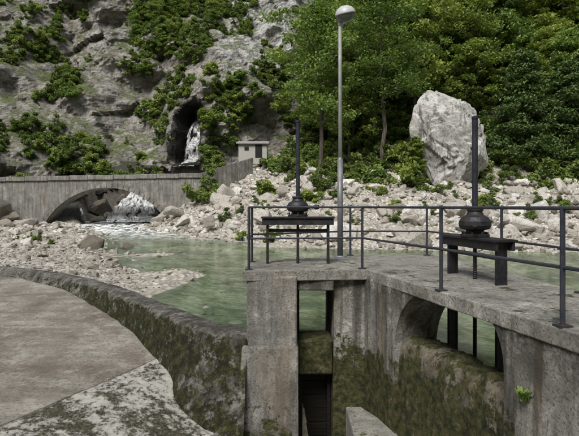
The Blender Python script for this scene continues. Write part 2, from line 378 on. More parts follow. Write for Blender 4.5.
F=F[(inw|(dd<.5))&~ind]; mobj('river_water',V,F,M_water,smooth=True)
# ------------------------------------------------------------------ cliff
def cleft(x,z):
    cx=-13.0+.06*(z-9); w=2.2*np.clip((14.5-z)/3.0,0,1)**.6
    return np.clip((w-np.abs(x-cx))/1.1,0,1)*np.clip((z-5)/1,0,1)
def cliffy(x,z):
    x=np.asarray(x,float);z=np.asarray(z,float)
    base=62+np.where(z>5,(z-5)*.75,(z-5)*.15)+np.clip(x-1,0,99)*1.3-np.clip(-x-30,0,60)*.25
    f=fbm(x,z,.06,4,3.)*6.5
    r=np.array([mn.ridged_multi_fractal((a*.09+b*.06,b*.08-a*.05,1.7),.9,2.2,5,1.0,2.0) for a,b in zip(x.ravel(),z.ravel())]).reshape(x.shape)
    vo=np.array([mn.voronoi(Vector((a*.20+b*.12,b*.26-a*.14,4.)))[0][0] for a,b in zip(x.ravel(),z.ravel())]).reshape(x.shape)
    st=np.array([mn.cell(Vector((a*.16+b*.10,b*.30-a*.16,4.))) for a,b in zip(x.ravel(),z.ravel())]).reshape(x.shape)
    h=fbm(x,z,1.3,4,9.)*.32
    return base+f-(r-1.2)*1.7+vo*2.0-1.0+st*.8+h+5.2*cleft(x,z)
xs=np.concatenate([np.arange(-150,-55,2.5),np.arange(-55,16,.3),np.arange(16,40,2)]); zs=np.concatenate([np.arange(-4,40,.3),np.arange(40,85,1.5)])
X,Z=np.meshgrid(xs,zs); Y=cliffy(X,Z); nx,nz_=len(xs),len(zs)
V=np.stack([X.ravel(),Y.ravel(),Z.ravel()],1); i=np.arange(nx*nz_).reshape(nz_,nx)
F=np.stack([i[:-1,:-1].ravel(),i[:-1,1:].ravel(),i[1:,1:].ravel(),i[1:,:-1].ravel()],1)
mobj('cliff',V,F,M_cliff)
# ------------------------------------------------------------------ waterfalls
def fallsheet(name,strands,mat,jit=.15):
    V=[];F=[];n=7
    for pts,widths in strands:
        o0=len(V)
        P=catmull(pts,4); Wd=np.interp(np.linspace(0,len(widths)-1,len(P)),range(len(widths)),widths)
        for (p,w) in zip(P,Wd):
            jx=random.uniform(-jit,jit)*w; w*=random.uniform(.75,1.25)
            for k in range(n):
                t=k/(n-1)-.5; V.append((p[0]+jx+t*w,p[1]+.35*abs(t)*w+random.uniform(-jit,jit),p[2]+random.uniform(-.05,.05)))
        for i in range(len(P)-1):
            for k in range(n-1): F.append((o0+i*n+k,o0+i*n+k+1,o0+(i+1)*n+k+1,o0+(i+1)*n+k))
    return mobj(name,V,F,mat,smooth=True)
def strand(x0,x1,z0,z1,w,off=.45):
    P=[];k=7;ymin=1e9
    for i in range(k):
        x=lerp(x0,x1,i/(k-1));z=lerp(z0,z1,i/(k-1)); y=float(cliffy(np.array([x]),np.array([z]))[0])-off
        ymin=min(ymin,y); P.append((x,ymin,z))
    return (P,w)
fallsheet('waterfall',[strand(-12.8,-12.8,13.3,4.8,[.4,.6,.8,1.0,1.2]),strand(-12.3,-11.9,12.4,4.8,[.25,.4,.6,.8]),strand(-13.2,-13.9,11.5,4.8,[.25,.4,.5,.7])],M_fall,.1)
def tumble(x0,x1,y0,y1,z0,z1,n,w0,w1):
    out=[];rr=random.Random(int(abs(x0*100)))
    for i in range(n):
        u=(i+.5)/n; xa=lerp(x0[0],x0[1],u) if isinstance(x0,tuple) else x0; xb=lerp(x1[0],x1[1],u)
        P=[];k=11;zz=z0+rr.uniform(-.4,.1);yy=y0
        for j in range(k):
            t=j/(k-1); step=(j%2==0)
            P.append((lerp(xa,xb,t)+rr.uniform(-.18,.18),lerp(y0,y1,t)+(.0 if step else .35)-rr.uniform(0,.2),lerp(zz,z1,t)+(.16 if step else -.12)))
        out.append((P,[rr.uniform(w0*.6,w0),rr.uniform(w0,w1),rr.uniform(w0,w1),rr.uniform(w0,w1)]))
    return out
rr0=random.Random(3)
def tumb(xs0,xs1,n,y0,y1,z0,z1,w0,w1,seed):
    rr=random.Random(seed); out=[]
    for i in range(n):
        u=(i+.5)/n; xa=lerp(xs0[0],xs0[1],u); xb=lerp(xs1[0],xs1[1],u); za=z0+rr.uniform(-.5,.1); P=[]
        for j in range(11):
            t=j/10; s=(j%2==0)
            P.append((lerp(xa,xb,t)+rr.uniform(-.16,.16),lerp(y0,y1,t)+(0 if s else .3)-rr.uniform(0,.25),lerp(za,z1,t)+(.15 if s else -.15)))
        out.append((P,[rr.uniform(w0*.6,w0),rr.uniform(w0,w1),rr.uniform(w0,w1),rr.uniform(w0,w1)]))
    return out
fallsheet('cascade',tumb((-17.8,-15.6),(-19.3,-14.2),9,58.0,51.0,2.3,-1.75,.35,.75,5),M_casc,.1)
fallsheet('cascade',tumb((-25.2,-24.6),(-23.2,-21.2),3,57.2,52.4,2.0,-1.65,.3,.7,8),M_casc,.1)
# ------------------------------------------------------------------ rocks
def hull(seed,npt=12):
    r=random.Random(seed); bm=bmesh.new(); sy,sz=r.uniform(.6,1),r.uniform(.4,.8)
    for _ in range(npt):
        v=Vector((r.gauss(0,1),r.gauss(0,1),r.gauss(0,1))).normalized()*r.uniform(.75,1.1); bm.verts.new((v.x,v.y*sy,v.z*sz))
    bmesh.ops.convex_hull(bm,input=bm.verts)
    bmesh.ops.delete(bm,geom=[v for v in bm.verts if not v.link_faces],context='VERTS')
    bmesh.ops.bevel(bm,geom=list(bm.edges),offset=.04,segments=1,affect='EDGES')
    bm.verts.index_update(); V=np.array([v.co[:] for v in bm.verts]); F=[[v.index for v in f.verts] for f in bm.faces]; bm.free(); return V,F
HU=[hull(s,10+s%9) for s in range(20)]
def rocks(name,P,sizes,vals,mat,sink=.25,parent=None):
    VV=[];FF=[];A=[];off=0
    for p,s,v in zip(P,sizes,vals):
        V,F=HU[random.randrange(len(HU))]
        a=random.uniform(0,6.28);b=random.uniform(-.5,.5);ca,sa=math.cos(a),math.sin(a);cb,sb=math.cos(b),math.sin(b)
        M=np.array([[ca,-sa,0],[sa,ca,0],[0,0,1]])@np.array([[1,0,0],[0,cb,-sb],[0,sb,cb]])
        Q=(V*s)@M.T+np.array([p[0],p[1],p[2]+s*(.6-sink*1.6)*.6]); VV.append(Q)
        FF.extend([[i+off for i in f] for f in F]); A.extend([v]*len(F)); off+=len(V)
    return mobj(name,np.concatenate(VV),FF,mat,parent,att=A)
def scatter(n,xr,yr,cond):
    x=R.uniform(*xr,n);y=R.uniform(*yr,n)
    inw=inpoly(x,y,W);ind=inpoly(x,y,D);sh=np.minimum(dist(x,y,Lm),dist(x,y,Rm))
    cl=dist(x,y,[(p.x,p.y) for p in cmid])
    k=cond(x,y,inw,sh)&~ind&(cl>.8); x=x[k];y=y[k]; z=terr(x,y); return np.stack([x,y,z],1)
midx=lambda y:np.interp(y,[25,33,42,50,60],[-5,-8,-14,-15,-14])
P=scatter(19000,(-14,48),(25,62),lambda x,y,w,s:(~w)&(x>midx(y))&(s<np.interp(x,[-10,2,12],[20,15,16.5])+R.uniform(-3,2.5,x.shape)))
pt=np.array([mn.fractal((a*.25,b*.25,3.),1,2,3) for a,b in P[:,:2]])
sz=np.clip(R.lognormal(-1.8,.62,len(P))*np.exp(pt*.9),.06,1.5); rocks('rubble_bank',P,sz,np.clip(R.normal(.66,.24,len(P)),0.15,1),M_rock)
P=scatter(300,(-12,42),(28,58),lambda x,y,w,s:(~w)&(x>midx(y))&(s<17)&(s>.5))
rocks('bank_boulders',P,np.clip(R.lognormal(-.45,.4,len(P)),.4,1.7),np.clip(R.normal(.75,.2,len(P)),.2,1),M_rock,sink=.3)
P=scatter(6500,(-45,-3),(17,49),lambda x,y,w,s:(~w)&(x<np.interp(y,[0,12,25,33,42,50,60],[-3,-3,-5,-8,-14.5,-17.5,-18])))
pt=np.array([mn.fractal((a*.2,b*.2,8.),1,2,3) for a,b in P[:,:2]])
sz=np.clip(R.lognormal(-2.15,.5,len(P))*(.45+P[:,1]/42)*np.exp(pt*.9),.04,1.1); rocks('bank_stones',P,sz,np.clip(R.normal(.6,.24,len(P)),.15,1),M_rock)
P=scatter(9000,(-22,-3),(12,30),lambda x,y,w,s:(~w)&(x<-3)); rocks('gravel_stones',P,R.uniform(.02,.09,len(P)),np.clip(R.normal(.6,.2,len(P)),0,1),M_rock)
P=scatter(6500,(-24,14),(12,50),lambda x,y,w,s:w&(R.random(x.shape)<np.interp(y,[12,16,30,40],[.4,.45,.5,.6])*np.where(s<1.8,1,.45)))
sz=np.clip(R.lognormal(-1.95,.5,len(P))*np.interp(P[:,1],[12,20,30,45],[.5,.6,.75,1.0]),.04,.7)
rocks('stream_stones',P,sz,np.clip(R.normal(.5,.22,len(P)),0.1,1),M_rock)
BB=[(-11.3,28.5,-2.35,1.05,.15),(-9.9,30.5,-2.5,.8,.3),(-24.5,46.5,-1.6,1.3,.5),(-12.0,46.0,-1.2,1.3,.5),(-28.6,47.6,-.7,2.1,.2),(-31,48.3,-.2,2.6,.22),(-34,48.6,.2,3.0,.25),
    (-27.0,48.2,-1.0,1.1,.3),(-26,45.5,-1.6,1.0,.4),(-30.5,45,-1.4,1.5,.5),(-10.2,44.4,-.6,1.2,.6),(-5.5,45,1.3,1.4,.7),
    (-9,42,-1.2,1.0,.8),(-6,38.5,-1.2,1.0,.55),(-23,39,-2.0,.9,.5),(-19,38,-2.1,.8,.7),(-2,37,-.9,1.1,.75),(6,38,-.6,1.3,.8),(17,36,-.6,1.4,.8),(20,39.5,.4,1.6,.7),(25,37,-.3,1.5,.85),(23,43,1.4,1.7,.75),(12,36,-.6,1.1,.7),(28,42,.9,1.5,.9),
    (-26,33,-2.2,.9,.35),(-20,30,-2.3,.7,.5),(-17,26,-2.35,.5,.4),(-24,27,-2.3,.7,.3)]
rocks('river_boulders',[b[:3] for b in BB],[b[3] for b in BB],[b[4] for b in BB],M_rock,sink=.37)
WB=[(-21.5,57.3,-.4,2.1,.05),(-22.3,56,-1.2,1.5,.08),(-20.8,54.5,-1.6,1.0,.1),(-13.0,56.5,-.2,1.5,.05),(-13.0,53,-1.2,1.2,.12),(-19.4,57.9,.6,1.4,.05),
    (-20.2,55.8,-1.0,.8,.05),(-14.1,57.4,1.0,1.3,.05),(-20.7,52.3,-1.9,.6,.15),(-13.9,50.8,-1.9,.4,.2),(-26.4,56.6,1.0,1.2,.05),
    (-17.4,58.6,1.0,1.0,.0),(-16,58.4,.6,1.1,.0),(-16.9,56.6,-.6,1.0,.0),(-18.3,56.0,-1.0,.9,.0),(-15.4,55.7,-.9,.9,.0),(-17.0,54.4,-1.7,.8,.02),(-18.8,53.5,-1.9,.6,.03),(-15.2,53.2,-1.9,.6,.03),(-16.5,52.6,-2.0,.45,.05)]
rocks('wet_boulders',[b[:3] for b in WB],[b[3] for b in WB],[b[4] for b in WB],M_rock,sink=.3)
def big_boulder():
    pts=[(-3.1,0,4.2),(-2.6,-.6,7.2),(-1.5,-.2,8.3),(.6,-.5,7.6),(2.7,0,6.6),(3.6,.3,5.2),(3.7,-.1,1.6),(2.2,.2,-.6),(.2,-.6,-.9),(-1.1,-.4,.4),
         (-1.9,-1.9,5.2),(.9,-2.5,5.6),(2.2,-2.2,2.6),(-.2,-1.5,1.5),(-1.6,2.5,5.5),(1.2,2.9,6.2),(2.4,2.6,1),(-.4,2.2,0)]
    bm=bmesh.new()
    for p in pts: bm.verts.new(p)
    bmesh.ops.convex_hull(bm,input=bm.verts); bmesh.ops.triangulate(bm,faces=bm.faces)
    bmesh.ops.subdivide_edges(bm,edges=bm.edges,cuts=13,use_grid_fill=True)
    for v in bm.verts:
        d=(v.co-Vector((0,0,3))).normalized(); c=v.co+Vector((7.3,2.1,5.5))
        vo=mn.voronoi(Vector((c.x*.3+c.z*.3,c.y*.45,c.z*.2-c.x*.3)))[0]
        n=mn.fractal(c*.9,1,2,6)*.16-(.16 if (vo[1]-vo[0])<.05 else 0)+mn.cell(Vector((c.x*.35+c.z*.35,c.y*.5,c.z*.22-c.x*.2)))*.22; v.co+=d*n
    me=bpy.data.meshes.new('b'); bm.to_mesh(me); bm.free(); me.materials.append(M_big)
    o=bpy.data.objects.new('limestone_boulder',me); o.location=(13.4,43.5,1.9); return link(o)
big_boulder()
# ------------------------------------------------------------------ bridge
def bridge():
    E=empty('stone_arch_bridge'); y0,y1=49.2,51.2; cx=-18.0; half=6.2; rise=3.75; zb=-1.95; ztop=2.65
    rad=(half*half+rise*rise)/(2*rise); zc=zb+rise-rad; n=28
    x0,x1=-38,-8.6; V=[];F=[]
    a0=math.asin(half/rad); arc=[(cx+rad*math.sin(-a0+2*a0*k/n),zc+rad*math.cos(-a0+2*a0*k/n)) for k in range(n+1)]
    for y in (y0,y1):
        V+=[(x,y,z) for x,z in arc]+[(x,y,ztop+.02*(x-cx)) for x,z in arc]+[(x0,y,-3),(x0,y,ztop-.4),(x1,y,-3),(x1,y,ztop+.2),(arc[0][0],y,-3),(arc[-1][0],y,-3)]
    m=2*(n+1)+6; t=n+1; e=2*(n+1)
    for s in (0,m):
        for k in range(n): F.append((s+k,s+k+1,s+t+k+1,s+t+k))
        F.append((s+e,s+e+4,s+0,s+t,s+e+1)); F.append((s+e+5,s+e+2,s+e+3,s+t+n,s+n))
    for k in range(n): F.append((k,k+m,k+1+m,k+1)); F.append((t+k,t+k+1,t+k+1+m,t+k+m))
    F.append((e+4,0,m,m+e+4)); F.append((e+5,n,m+n,m+e+5)); F.append((e+1,t,m+t,m+e+1)); F.append((t+n,e+3,m+e+3,m+t+n)); F.append((e,e+1,m+e+1,m+e)); F.append((e+2,e+3,m+e+3,m+e+2))
    o=mobj('bridge_body',V,F,M_bridge,E); fixn(o)
    b=MB()
    for k in range(n):
        (xa,za),(xb,zb2)=arc[k],arc[k+1]; c=Vector((cx,0,zc)); A=Vector((xa,0,za));B=Vector((xb,0,zb2)); da=(A-c).normalized();db=(B-c).normalized()
        h=.40+.06*(k%2); g=.03*(B-A).normalized(); Q=[A+g,B-g,B-g+db*h,A+g+da*h]; y=y0-.06
        VV=[(q.x,y,q.z) for q in Q]+[(q.x,y+.3,q.z) for q in Q]; b.add(VV,[(0,1,2,3),(3,2,6,7),(0,4,5,1),(1,5,6,2),(0,3,7,4)])
    b.obj('arch_ring',M_bridge,E)
    b=MB()
    for y in (y0+.05,y1-.05):
        x=x0
        while x<x1:
            w=random.uniform(1.6,2.6); b.box((x+w/2,y,ztop+.02*(x-cx)+.2),(w-.015,.42,.44+random.uniform(-.02,.02))); x+=w
    b.obj('parapet_coping',M_bridge,E,bevel=.04)
bridge()
V,F=loft([(-2,[(-8.7,49.3),(-3.9,53.6),(-4.3,54.3),(-8.9,50.2)]),(3.0,[(-8.7,49.5),(-3.9,53.8),(-4.3,54.3),(-8.9,50.1)])])
V[4]=(-8.7,49.5,3.3);V[5]=(-3.9,53.8,5.2);V[6]=(-4.3,54.3,5.2);V[7]=(-8.9,50.1,3.3)
fixn(mobj('retaining_wall',V,F,M_bridge))
E=empty('stone_hut',(-4.3,59.5,5.7)); b=MB(); b.box((0,0,.4),(3.3,2.4,2.4)); b.obj('walls',M_hutw,E)
b=MB(); b.add([(-1.9,-1.5,1.55),(1.9,-1.5,1.55),(1.9,1.5,2.05),(-1.9,1.5,2.05),(-1.9,-1.5,1.7),(1.9,-1.5,1.7),(1.9,1.5,2.2),(-1.9,1.5,2.2)],[(3,2,1,0),(4,5,6,7),(0,1,5,4),(1,2,6,5),(2,3,7,6),(3,0,4,7)]); b.obj('roof',M_hutr,E)
b=MB(); b.box((.7,-1.21,.7),(.8,.05,1.5)); b.box((-.7,-1.21,1.0),(.5,.05,.45)); b.obj('door_and_window',M_dark,E)
# ------------------------------------------------------------------ dam crest + apron
toe=[np.interp(p.x,[-30,-12,-6,-3,-1.7,-.8],[-2.33,-2.36,-2.52,-2.85,-3.1,-3.6]) for p in crest]
ext=[np.interp(p.x,[-3,-1.7,-.8],[0,.10,.62]) for p in crest]
V=[];F=[]
for i,(p,n) in enumerate(zip(crest,cn)):
    j=.03*mn.noise(Vector((p.x*2,p.y*2,0))); x_=ext[i]
    prof=[(0,-5.3),(0,-2.26),(.05,-2.2),(.28,-2.19),(.46,-2.21),(.53,-2.28),(.57+x_*.25,lerp(-2.3,toe[i],.33)),(.61+x_*.6,lerp(-2.3,toe[i],.68)),(.66+x_,toe[i]),(.7+x_,toe[i]-.4),(.7+x_,-5.3)]
    for k,(o,z) in enumerate(prof):
        w_=(mn.fractal(Vector((p.x*3,p.y*3,k*.7)),1,2,3)*.06 if k>2 else 0); X_=p.x+n.x*(o+w_); Y_=p.y+n.y*(o+w_)
        V.append((min(X_,-.72) if k>2 else X_,Y_,z+j))
m=11
for i in range(len(crest)-1):
    for k in range(m-1): F.append((i*m+k,(i+1)*m+k,(i+1)*m+k+1,i*m+k+1))
o=mobj('weir_crest',V,F,M_crest,smooth=True); fixn(o)
V=[];F=[];K=40
for i,(p,n) in enumerate(zip(crest,cn)):
    q0=p+n*(.60+ext[i]); t=i/(len(crest)-1); q1=Vector((lerp(-.92,-60,t**1.3),lerp(2.2,-3,min(1,t*2)),0))
    for k in range(K+1):
        s=k/K; q=q0.lerp(q1,s); z=lerp(toe[i],min(toe[i],-3.35),1-(1-s)**2.2)+.015*mn.fractal(q*.8,1,2,3); V.append((min(q.x,-.90),q.y,z))
for i in range(len(crest)-1):
    for k in range(K): F.append((i*(K+1)+k,i*(K+1)+k+1,(i+1)*(K+1)+k+1,(i+1)*(K+1)+k))
o=mobj('spillway_apron',V,F,M_apron,smooth=True); fixn(o)
pp=[(random.uniform(-4.8,-3.0),random.uniform(6.2,7.9)) for _ in range(420)]
pp=[p for p in pp if (p[0]+4.3)*.6+(p[1]-7.2)*1.0<random.uniform(-.5,.15)]
rocks('apron_rubble',[(x,y,-3.16) for x,y in pp],[random.uniform(.015,.06) for _ in pp],[random.uniform(.0,.7) for _ in pp],M_rock)
# ------------------------------------------------------------------ sluice structure
ux,uy=.257,-.966; ax,ay=.966,.257
def ed(s,o=0): return (1.32+ux*s+ax*o,8.7+uy*s+ay*o)
E=empty('sluice_walkway')
def poly(z0,z1,P,name,mat,bevel=.03):
    V,F=loft([(z0,P),(z1,P)]); o=mobj(name,V,F,mat,E); fixn(o)
    b=o.modifiers.new('b','BEVEL'); b.width=bevel;b.segments=2;b.limit_method='ANGLE'; return o
def chip(P):
    out=[]
    for i in range(len(P)):
        a=Vector(P[i]);b=Vector(P[(i+1)%len(P)]); L=(b-a).length; k=max(1,int(L/.12)); nn=Vector(((b-a).y,-(b-a).x)).normalized()
        for j in range(k):
            p=a.lerp(b,j/k); out.append(tuple(p-nn*abs(mn.fractal(Vector((p.x*4,p.y*4,0)),1,2,3))*.022))
    return out
poly(-1.28,-1.1,chip([(-.80,8.46),(1.34,8.66),ed(2.2),ed(4.55),(2.95,2.4),(3.5,.5),(4.4,-4),(6.2,-4),(4.9,.5),(3.8,5.2),(3.62,9),(3.25,11.3),(1.4,11.2),(-.8,9.95)]),'deck_slab',M_deck,.015)
poly(-2.40,-1.2,[(-.73,8.5),(.13,8.5),(.13,11.2),(-.73,9.9)],'pier_shaft',M_shaft)
V,F=loft([(-5.3,[(-1.02,7.85),(.15,7.85),(.15,11.3),(-1.02,10.4)]),(-2.36,[(-.80,8.40),(.15,8.42),(.15,11.3),(-.80,10.0)])]); o=mobj('pier_plinth',V,F,M_plinth,E); fixn(o)
b=o.modifiers.new('b','BEVEL'); b.width=.04;b.segments=2
def midpoly(f,g=0): 
    c=ed(1.05+1.03*f,.03); d=ed(1.05+1.03*f,.75); return [(.78-g,8.80),(1.31,8.76-g*.3),c,d,(2.45,10.8),(.78-g,10.8)]
lv=[(-5.3,midpoly(0,.04))]
for k in range(11):
    t=k/10; z=lerp(-2.2,-1.2,t); lv.append((z,midpoly(1-math.sqrt(max(0,1-t*t)) if t<1 else 1)))
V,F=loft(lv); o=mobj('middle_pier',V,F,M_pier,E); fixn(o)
def rp(f):
    c=ed(3.55-.38*f,.03);d=ed(3.55-.38*f,1.3); return [c,ed(8.2,.03),ed(8.2,1.3),d]
lv=[(-5.3,rp(0))]
for k in range(11):
    t=k/10; lv.append((lerp(-1.75,-1.2,t),rp(1-math.sqrt(max(0,1-t*t)))))
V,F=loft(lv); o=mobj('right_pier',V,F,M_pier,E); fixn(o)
V=[];F=[];n=90;mm=9
for i in range(n):
    s=lerp(.75,3.9,i/(n-1))
    for k,(o_,z) in enumerate([(.0,-5.3),(.07,-3.4),(.10,-2.8),(.13,-2.4),(.16,-2.12),(.25,-2.0),(.46,-1.99),(.62,-2.06),(.65,-5.3)]):
        x,y=ed(s,o_); w=.07*mn.fractal(Vector((x*4,y*4,z*4)),1,2,5); V.append((x+w,y,z+(w*1.3 if z>-3 else 0)))
for i in range(n-1):
    for k in range(mm-1): F.append((i*mm+k,(i+1)*mm+k,(i+1)*mm+k+1,i*mm+k+1))
o=mobj('sill_wall',V,F,M_sill,E,smooth=True); fixn(o)
b=MB(); b.box((.455,9.2,-2.68),(.62,.7,.62)); b.obj('sluice_sill',M_sill,E,bevel=.04)
b=MB(); b.box((.455,8.75,-1.36),(.62,.25,.2)); b.obj('lintel_beam',M_pier,E,bevel=.02)
b=MB()
for k in range(9): b.box((.46,9.38+.012*(k%2),-3.12-.26*k),(.58,.14,.25))
b.box((.20,9.2,-4),(.07,.12,2.2)); b.box((.72,9.2,-4),(.07,.12,2.2)); b.obj('stoplog_gate',M_wood,E,bevel=.01)
poly(-5.3,-3.5,chip([(.98,7.2),(1.74,7.2),(1.62,8.0),(1.25,8.74),(.98,8.74)]),'floor_block',M_block,.03)
# ------------------------------------------------------------------ railings
def railing(name,pts,zt=-.02):
    E=empty(name); b=MB()
    for (x,y) in pts:
        b.tube([(x,y,-1.1),(x,y,zt)],.024,8); b.box((x,y,-1.092),(.12,.12,.02),.2)
    for z in (zt,-.56): b.tube([(x,y,z) for x,y in pts],.019,8)
    b.obj('rails_and_posts',M_rail,E)
railing('railing',[(-.74,9.8),(-.70,8.6),(1.27,8.74),ed(2.3,.06),ed(4.3,.07),(2.98,2.7),(3.55,.6)])
railing('railing',[(-.74,9.86),(1.35,11.1),(3.05,11.1),(3.5,8.25),(3.68,6.3),(3.9,4.3),(4.3,2.2)])
# ------------------------------------------------------------------ sluice gate hoists
def hoist(name,c,ang,ztop,stop,L,sc=1.0):
    E=empty(name); ca,sa=math.cos(ang),math.sin(ang)
    def P(u,v,z): return (c[0]+u*ca-v*sa,c[1]+u*sa+v*ca,z)
    b=MB()
    for u in (-L/2,L/2):
        for v in (-.07,.07): b.box(P(u,v,(ztop-3.0)/2),(.045,.03,ztop+3.0+0),ang)
        b.box(P(u,0,(ztop-3.0)/2),(.02,.15,ztop+3.0),ang)
    b.obj('guide_legs',M_gear,E,bevel=.004)
    b=MB(); b.box(P(0,0,ztop+.02),(L+.24,.36,.035),ang); b.box(P(0,.13,ztop-.06),(L+.2,.04,.12),ang); b.box(P(0,-.13,ztop-.06),(L+.2,.04,.12),ang)
    b.box(P(0,-.0,ztop-.23),(L-.02,.05,.06),ang)
    b.obj('cross_head',M_gear,E,bevel=.006)
    b=MB(); z=ztop+.04
    b.lathe(P(0,0,z),[(r*sc,h*sc) for r,h in [(0,0),(.20,0),(.20,.035),(.13,.045),(.125,.09),(.20,.11),(.225,.16),(.22,.22),(.18,.28),(.12,.31),(.10,.36),(.115,.37),(.115,.40),(.05,.41),(0,.41)]],28)
    for k in range(8):
        t=k*math.pi/4; b.box(P(.17*sc*math.cos(t),.17*sc*math.sin(t),z+.05),(.03,.03,.04))
    a=P(.1,-.05,z+.19*sc); e=P(.34*sc,-.22*sc,z+.19*sc); b.tube([a,e],.03,10); f=P(.40*sc,-.26*sc,z+.19*sc); b.tube([e,f],[.05,.045],10)
    b.obj('bevel_gearbox',M_gear,E,bevel=.004)
    b=MB(); b.tube([P(0,0,z+.40*sc),P(0,0,stop)],.042,12); b.lathe(P(0,0,stop),[(.05,-.02),(.05,.02),(.0,.035)],12); b.obj('spindle_cover',M_spin,E)
    b=MB(); b.tube([P(0,0,ztop),P(0,0,-2.9)],.028,8)
    for k in range(60): b.lathe(P(0,0,-1.0-.03*k),[(.028,0),(.035,.008),(.028,.016)],8)
    b.obj('threaded_spindle',M_gear,E)
    b=MB(); b.box(P(0,0,-2.95),(L-.06,.08,.75),ang); b.box(P(0,-.06,-2.7),(L-.08,.05,.08),ang); b.obj('gate_leaf',M_gear,E)
hoist('sluice_gate_hoist',(.16,9.6),0,-.24,1.62,1.16,.95)
hoist('sluice_gate_hoist',(2.80,7.55),math.atan2(-1.2,.27)+0,-.5,1.33,1.25,1.05)
# ------------------------------------------------------------------ street lamp
E=empty('street_lamp'); b=MB(); x,y=1.10,10.85
b.tube([(x,y,-1.1),(x,y,1.0)],.062,16,0); b.lathe((x,y,-1.1),[(.13,0),(.13,.02),(.07,.03)],16,0); b.lathe((x,y,1.0),[(.062,0),(.04,.05)],16,0)
b.obj('lower_pole',M_polelow,E,smooth=True)
b=MB(); b.tube([(x,y,1.0),(x,y,3.95),(x+.03,y-.03,4.08)],.04,14); b.obj('upper_pole',M_galv,E,smooth=True)
tl=Euler((.22,-.2,0)); b=MB()
b.lathe((x+.10,y-.08,4.16),[(.0,.15),(.08,.14),(.16,.10),(.205,.04),(.222,-.01),(.225,-.035),(.21,-.035)],28,0,tl)
b.lathe((x+.10,y-.08,4.16),[(.21,-.035),(.20,-.09),(.15,-.16),(.07,-.195),(0,-.20)],28,1,tl)
b.tube([(x,y,3.9),(x+.02,y,4.0)],.055,12,0)
b.obj('lamp_head',[M_white,M_glass],E,smooth=True)
# ------------------------------------------------------------------ vegetation
def leafcloud(C,size,rng,up=.5):
    n=len(C); nr=rng.normal(size=(n,3)); nr[:,2]=np.abs(nr[:,2])+up; nr/=np.linalg.norm(nr,axis=1)[:,None]
    t=np.cross(nr,rng.normal(size=(n,3))); t/=np.linalg.norm(t,axis=1)[:,None]; b=np.cross(nr,t)
    s=(size*rng.uniform(.6,1.35,n))[:,None]
    V=np.stack([C-t*s,C+b*s*.5+nr*s*.12,C+t*s,C-b*s*.5+nr*s*.12],1).reshape(-1,3)
    F=np.arange(4*n).reshape(n,4); return V,F
def tree_mesh(name,seed,H,cr,cb,kind,leafmat,nl=22,sub=5,lpc=100,ls=.16,r0=.2):
    rng=np.random.default_rng(seed); rr=random.Random(seed); b=MB()
    tp=[]; x=y=0
    for k in range(9):
        t=k/8; tp.append((x,y,t*H*.97-.5)); x+=rr.uniform(-.22,.22)*H/12; y+=rr.uniform(-.22,.22)*H/12
    b.tube(tp,[r0*(1-.92*k/8)+.01 for k in range(9)],8); tpn=np.array(tp)
    cent=[];
    for i in range(nl):
        h=cb+(1-cb)*(i+.5)/nl; f=h*8; k=min(7,int(f)); p=tpn[k]+(tpn[k+1]-tpn[k])*(f-k)
        u=(h-cb)/(1-cb)
        if kind=='con': L=cr*(1-u)**.8*rr.uniform(.75,1.15)+.25; el=-.1+rr.uniform(-.15,.2)
        else: L=cr*(math.sin(math.pi*min(1,.18+.8*u))**.7)*rr.uniform(.5,1.25)+.3; el=.15+.8*u+rr.uniform(-.2,.2)
        az=i*2.4+rr.uniform(-.4,.4); d=np.array([math.cos(az)*math.cos(el),math.sin(az)*math.cos(el),math.sin(el)])
        e=p+d*L; m=p+d*L*.55+np.array([0,0,-.05*L if kind=='con' else .06*L])
        b.tube([p,m,e],[r0*.32*(1-u*.6),r0*.18,.02],5,cap=False)
        for j in range(sub):
            t=rr.uniform(.35,1.05); q=p+(e-p)*t; sd=L*(.16 if kind=='con' else .28)
            q=q+np.array([rr.gauss(0,sd),rr.gauss(0,sd),rr.gauss(0,sd*.6)])
            if kind!='con' and j<3: b.tube([p+(e-p)*max(.2,t-.25),q],[.03,.012],4,cap=False)
            cent.append((q,rr.uniform(.5,1.15),rr.random()))
    nb=len(b.F); VV=[np.array(b.V)];FF=list(b.F);A=[.5]*nb;off=len(b.V)
    cs=cr*(.22 if kind!='con' else .2)
    for q,s,cv in cent:
        n=int(lpc*s*s)+20; g=rng.normal(size=(n,3)); g/=np.linalg.norm(g,axis=1)[:,None]; g*=(rng.random(n)**.4)[:,None]
        sc=np.array([1,1,.5 if kind!='con' else .4])*cs*s*1.5
        C=q+g*sc
        V,F=leafcloud(C,ls,rng); VV.append(V); FF.extend((F+off).tolist()); off+=len(V)
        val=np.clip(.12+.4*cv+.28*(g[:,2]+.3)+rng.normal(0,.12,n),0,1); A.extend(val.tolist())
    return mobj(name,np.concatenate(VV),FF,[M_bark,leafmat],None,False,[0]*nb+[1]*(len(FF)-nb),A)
def bush_mesh(name,seed,leafmat,n=2200,ls=.12):
    rng=np.random.default_rng(seed); C=[];A=[]
    for k in range(16):
        c=np.array([rng.normal(0,.6),rng.normal(0,.45),abs(rng.normal(.4,.38))]); s=rng.uniform(.18,.46); m=n//16
        g=rng.normal(size=(m,3)); g/=np.linalg.norm(g,axis=1)[:,None]; g*=(rng.random(m)**.45)[:,None]*1.1
        C.append(c+g*s*np.array([1,1,.8])); A.append(np.clip(.15+.4*rng.random()+.3*g[:,2]+rng.normal(0,.12,m),0,1))
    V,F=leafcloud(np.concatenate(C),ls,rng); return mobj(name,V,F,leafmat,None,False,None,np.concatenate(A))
def gz(x,y): return float(terr(np.array([x]),np.array([y]))[0])
def put(o,x,y,s=1,dz=-.1,rot=None,z=None):
    o.location=(x,y,(gz(x,y) if z is None else z)+dz); o.scale=(s,s,s); o.rotation_euler=(0,0,random.uniform(0,6.28) if rot is None else rot)
